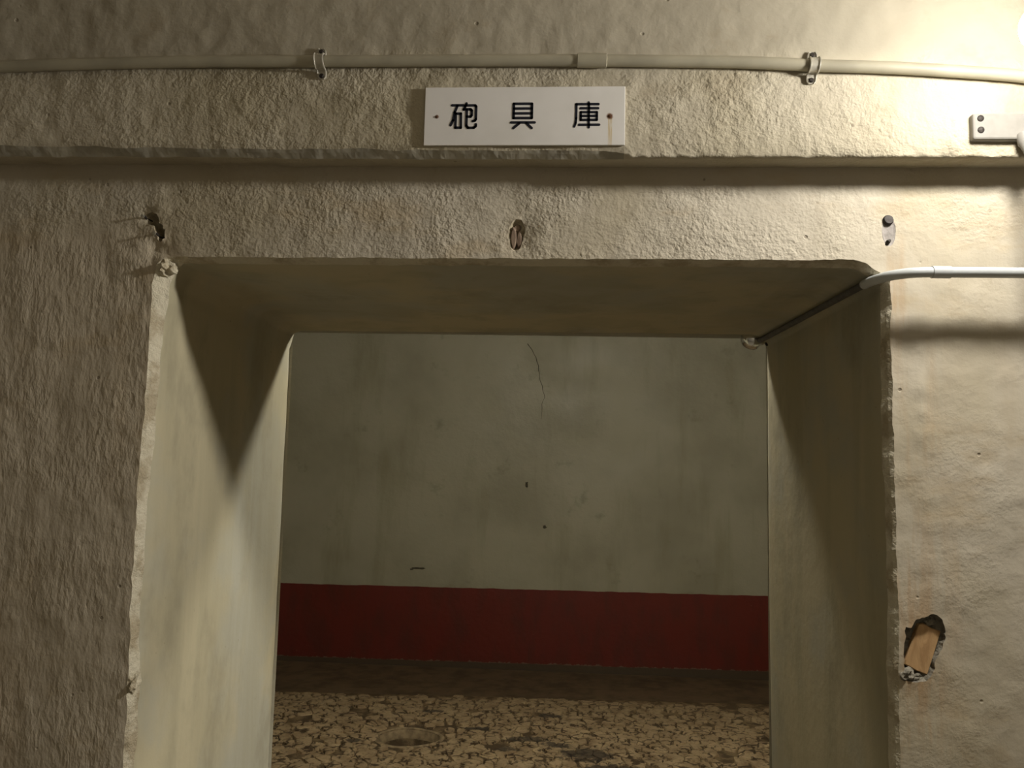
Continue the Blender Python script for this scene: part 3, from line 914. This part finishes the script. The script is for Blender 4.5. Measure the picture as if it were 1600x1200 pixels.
# ------------------------------------------------------------------ lower conduit, turning into the doorway
q = -0.047
t = empty('bent_conduit', (0.60, q, 1.7763))
tag(t, 'pale grey conduit bending from the right-hand wall into the doorway', 'pipe')
mb = MB(); mb.tube([(3.2, q, 1.777), (0.72, q, 1.7765), (0.545, q, 1.7763)], 0.0076, 18); mb.build('pipe_length', M['pipe2'], t, True)
bend = smooth_path([(0.555, q, 1.7763), (0.520, q, 1.7762), (0.495, q + .006, 1.7760), (0.474, q + .024, 1.7757), (0.463, q + .055, 1.7755), (0.461, 0.03, 1.7755)], 8)
mb = MB(); mb.tube(bend, 0.0074, 18); mb.build('pipe_bend', M['pipe2'], t, True)
mb = MB(); mb.tube(smooth_path([(0.461, 0.02, 1.7755), (0.4595, 0.2, 1.777), (0.458, 0.45, 1.779), (0.457, 0.63, 1.781)], 6), 0.0058, 14)  # conduit inside the doorway; its dark colour stands in for the shade there
tag(mb.build('pipe_run', M['pipe2_shade'], t, True), 'conduit run along the corner of the reveal, darkened to look shaded')
mb = MB(); mb.lathe((0.524, q, 1.7763), (1, 0, 0), [(0, .0076), (.0006, .0088), (.026, .0088), (.0266, .0076)], 20); mb.build('coupling', M['pipe2'], t, True)
# bright steel cap where it ends at the room side
b0 = Vector((0.474, 0.640, 1.783)); ax = Vector((-1, 0.10, 0.16))
mb = MB(); mb.lathe(b0, ax, [(d * 1.3, r * 1.22) for d, r in [(0, .006), (.004, .0085), (.009, .0115), (.012, .0175), (.017, .0202), (.024, .0205), (.031, .0190), (.037, .0155), (.0415, .010), (.0435, .004), (.0438, 0)]], 28)
tag(mb.build('end_cap', M['steel'], t, True), 'shiny rounded steel cap')
mb = MB(); mb.lathe((0.4755, 0.622, 1.774), (-1, 0, 0), [(0, .005), (.005, .005), (.0065, .003), (.0067, 0)], 12); mb.build('bolt', M['darkmetal'], t, True)

# ------------------------------------------------------------------ sign
SW, SH, ST = 0.298, 0.0900, 0.0036
SO = Vector((-0.0594, -P - 0.0012 - ST / 2, 2.0058))
sign = empty('door_sign', SO)
tag(sign, 'white rectangular sign with three black Chinese characters above the doorway', 'sign')
mb = MB(); mb.box(SO + Vector((-SW / 2, -ST / 2, -SH / 2)), SO + Vector((SW / 2, ST / 2, SH / 2)), .0006)
mb.build('plate', M['sign'], sign)
K = SW / 1384.0
def cpx(p): return Vector((SO.x + (p[0] - 810) * K, 0, SO.z - (p[1] - 314.5) * K))
def stroke(mb, pts, wd):
    yf = SO.y - ST / 2 - .00035; yb = SO.y - ST / 2 + .0003
    pts = [cpx(p) for p in pts]
    r = wd * K / 2
    for a, b in zip(pts, pts[1:]):
        d = (b - a).normalized(); ang = math.atan2(d.z, d.x)
        ol = []
        for k in range(9): 
            th = ang - math.pi / 2 + math.pi * k / 8
            ol.append((b.x + r * math.cos(th), b.z + r * math.sin(th)))
        for k in range(9):
            th = ang + math.pi / 2 + math.pi * k / 8
            ol.append((a.x + r * math.cos(th), a.z + r * math.sin(th)))
        n = len(ol)
        mb.add([(x, yf, z) for x, z in ol] + [(x, yb, z) for x, z in ol],
               [tuple(range(n))] + [(i, (i + 1) % n, n + (i + 1) % n, n + i) for i in range(n)])
CH = [
    [[(310, 237), (388, 237)], [(346, 240), (328, 288), (318, 345), (302, 380)], [(336, 297), (372, 297), (374, 398), (336, 398), (336, 297)],
     [(409, 224), (402, 244), (390, 268)], [(402, 238), (470, 238), (477, 246), (477, 338), (470, 348), (456, 351)],
     [(392, 266), (438, 266), (447, 274), (447, 310), (440, 319), (413, 319)], [(412, 268), (412, 384), (424, 399), (464, 399), (477, 388), (478, 374)]],
    [[(738, 228), (864, 228), (864, 330), (738, 330), (738, 228)], [(738, 262), (864, 262)], [(738, 297), (864, 297)], [(723, 362), (884, 362)],
     [(778, 368), (738, 402)], [(828, 368), (864, 402)]],
    [[(1253, 221), (1253, 238)], [(1168, 233), (1320, 233)], [(1169, 233), (1169, 335), (1165, 368), (1156, 392)], [(1198, 262), (1318, 262)],
     [(1200, 290), (1310, 290), (1310, 345), (1200, 345), (1200, 290)], [(1200, 317), (1310, 317)], [(1255, 238), (1255, 398)], [(1190, 380), (1326, 380)]],
]
for ch in CH:
    mb = MB()
    for s in ch: stroke(mb, s, 18.5 if len(ch) != 8 else 17.5)
    mb.build('character', M['ink'], sign)
for dx in (-0.1305, 0.1265):
    mb = MB(); mb.lathe(SO + Vector((dx, -ST / 2 + .0002, -.001)), (0, -1, 0), [(0, .0021), (.0006, .0021), (.0010, .0014), (.00105, 0)], 14)
    mb.build('screw', M['rust'], sign, True)

# ------------------------------------------------------------------ lamps
def bulb_profile(s=1.0):
    return [(0, .0125 * s), (.006 * s, .014 * s), (.016 * s, .020 * s), (.028 * s, .0270 * s), (.040 * s, .0300 * s), (.052 * s, .0290 * s), (.062 * s, .0235 * s), (.069 * s, .0145 * s), (.0725 * s, .005 * s), (.073 * s, 0)]
t = empty('wall_lamp', (0.64, -P, 1.985))
tag(t, 'glowing bulb on a small grey wall box at the right end of the beam', 'lamp')
mb = MB(); mb.box((0.581, -P - .011, 1.966), (0.690, -P + .004, 2.0045), .003); mb.build('wall_box', M['boxgrey'], t)
for z in (1.9985, 1.9815):
    mb = MB(); mb.lathe((0.5915, -P - .0105, z - .002), (0, -1, 0), [(0, .0046), (.0015, .0046), (.0024, .0034), (.0025, 0)], 16); mb.build('screw', M['darkmetal'], t, True)
LX, LY, LZ = LAMP_POS
mb = MB(); mb.lathe((0.650, -P - .010, 1.972), (0.02, -.35, -1), [(0, .010), (.014, .010), (.018, .008), (.034, .006), (.036, .005)], 16); mb.build('cable_gland', M['boxgrey'], t, True)
HX = LX + .040
mb = MB(); mb.tube(smooth_path([(0.655, -P - .006, 1.985), (0.672, -.10, 1.990), (0.694, -.16, 2.02), (HX + .046, LY, LZ)], 6), .006, 12); mb.build('arm', M['boxgrey'], t, True)
mb = MB(); mb.lathe((HX + .050, LY, LZ), (-1, 0, 0), [(0, .008), (.004, .015), (.012, .018), (.040, .018), (.049, .0145), (.050, .012)], 24); mb.build('lamp_holder', M['porcelain'], t, True)
mb = MB(); mb.lathe((HX, LY, LZ), (-1, 0, 0), bulb_profile(), 20); mb.build('bulb', M['bulb'], t, True)

mb = MB(); mb.tube(smooth_path([(0.650, -.056, 1.968), (0.651, -.078, 1.93), (0.654, -.082, 1.86), (0.659, -.070, 1.80), (0.662, q, 1.772)], 8), .0046, 10)
o = mb.build('lamp_cable', M['cable'], smooth=True, org=(0.655, -.07, 1.87))
tag(o, 'grey cable dropping from the wall lamp to the lower conduit', 'cable')

def pendant(name, pos, mat, top, label):
    t = empty(name, (pos.x, pos.y, top)); tag(t, label, 'lamp')
    mb = MB(); mb.lathe((pos.x, pos.y, top), (0, 0, -1), [(0, .040), (.006, .040), (.016, .022), (.018, .004)], 24); mb.build('ceiling_rose', M['porcelain'], t, True)
    mb = MB(); mb.tube([(pos.x, pos.y, top - .01), (pos.x, pos.y, pos.z + .07)], .003, 8); mb.build('cord', M['cable'], t, True)
    mb = MB(); mb.lathe((pos.x, pos.y, pos.z + .085), (0, 0, -1), [(0, .006), (.006, .016), (.02, .018), (.026, .013)], 20); mb.build('lamp_holder', M['porcelain'], t, True)
    mb = MB(); mb.lathe((pos.x, pos.y, pos.z + .064), (0, 0, -1), bulb_profile(1.75), 20); mb.build('bulb', mat, t, True)
pendant('pendant_lamp', ROOM_POS, M['bulb_room'], ZC, 'bare bulb hanging inside the room just beyond the doorway')
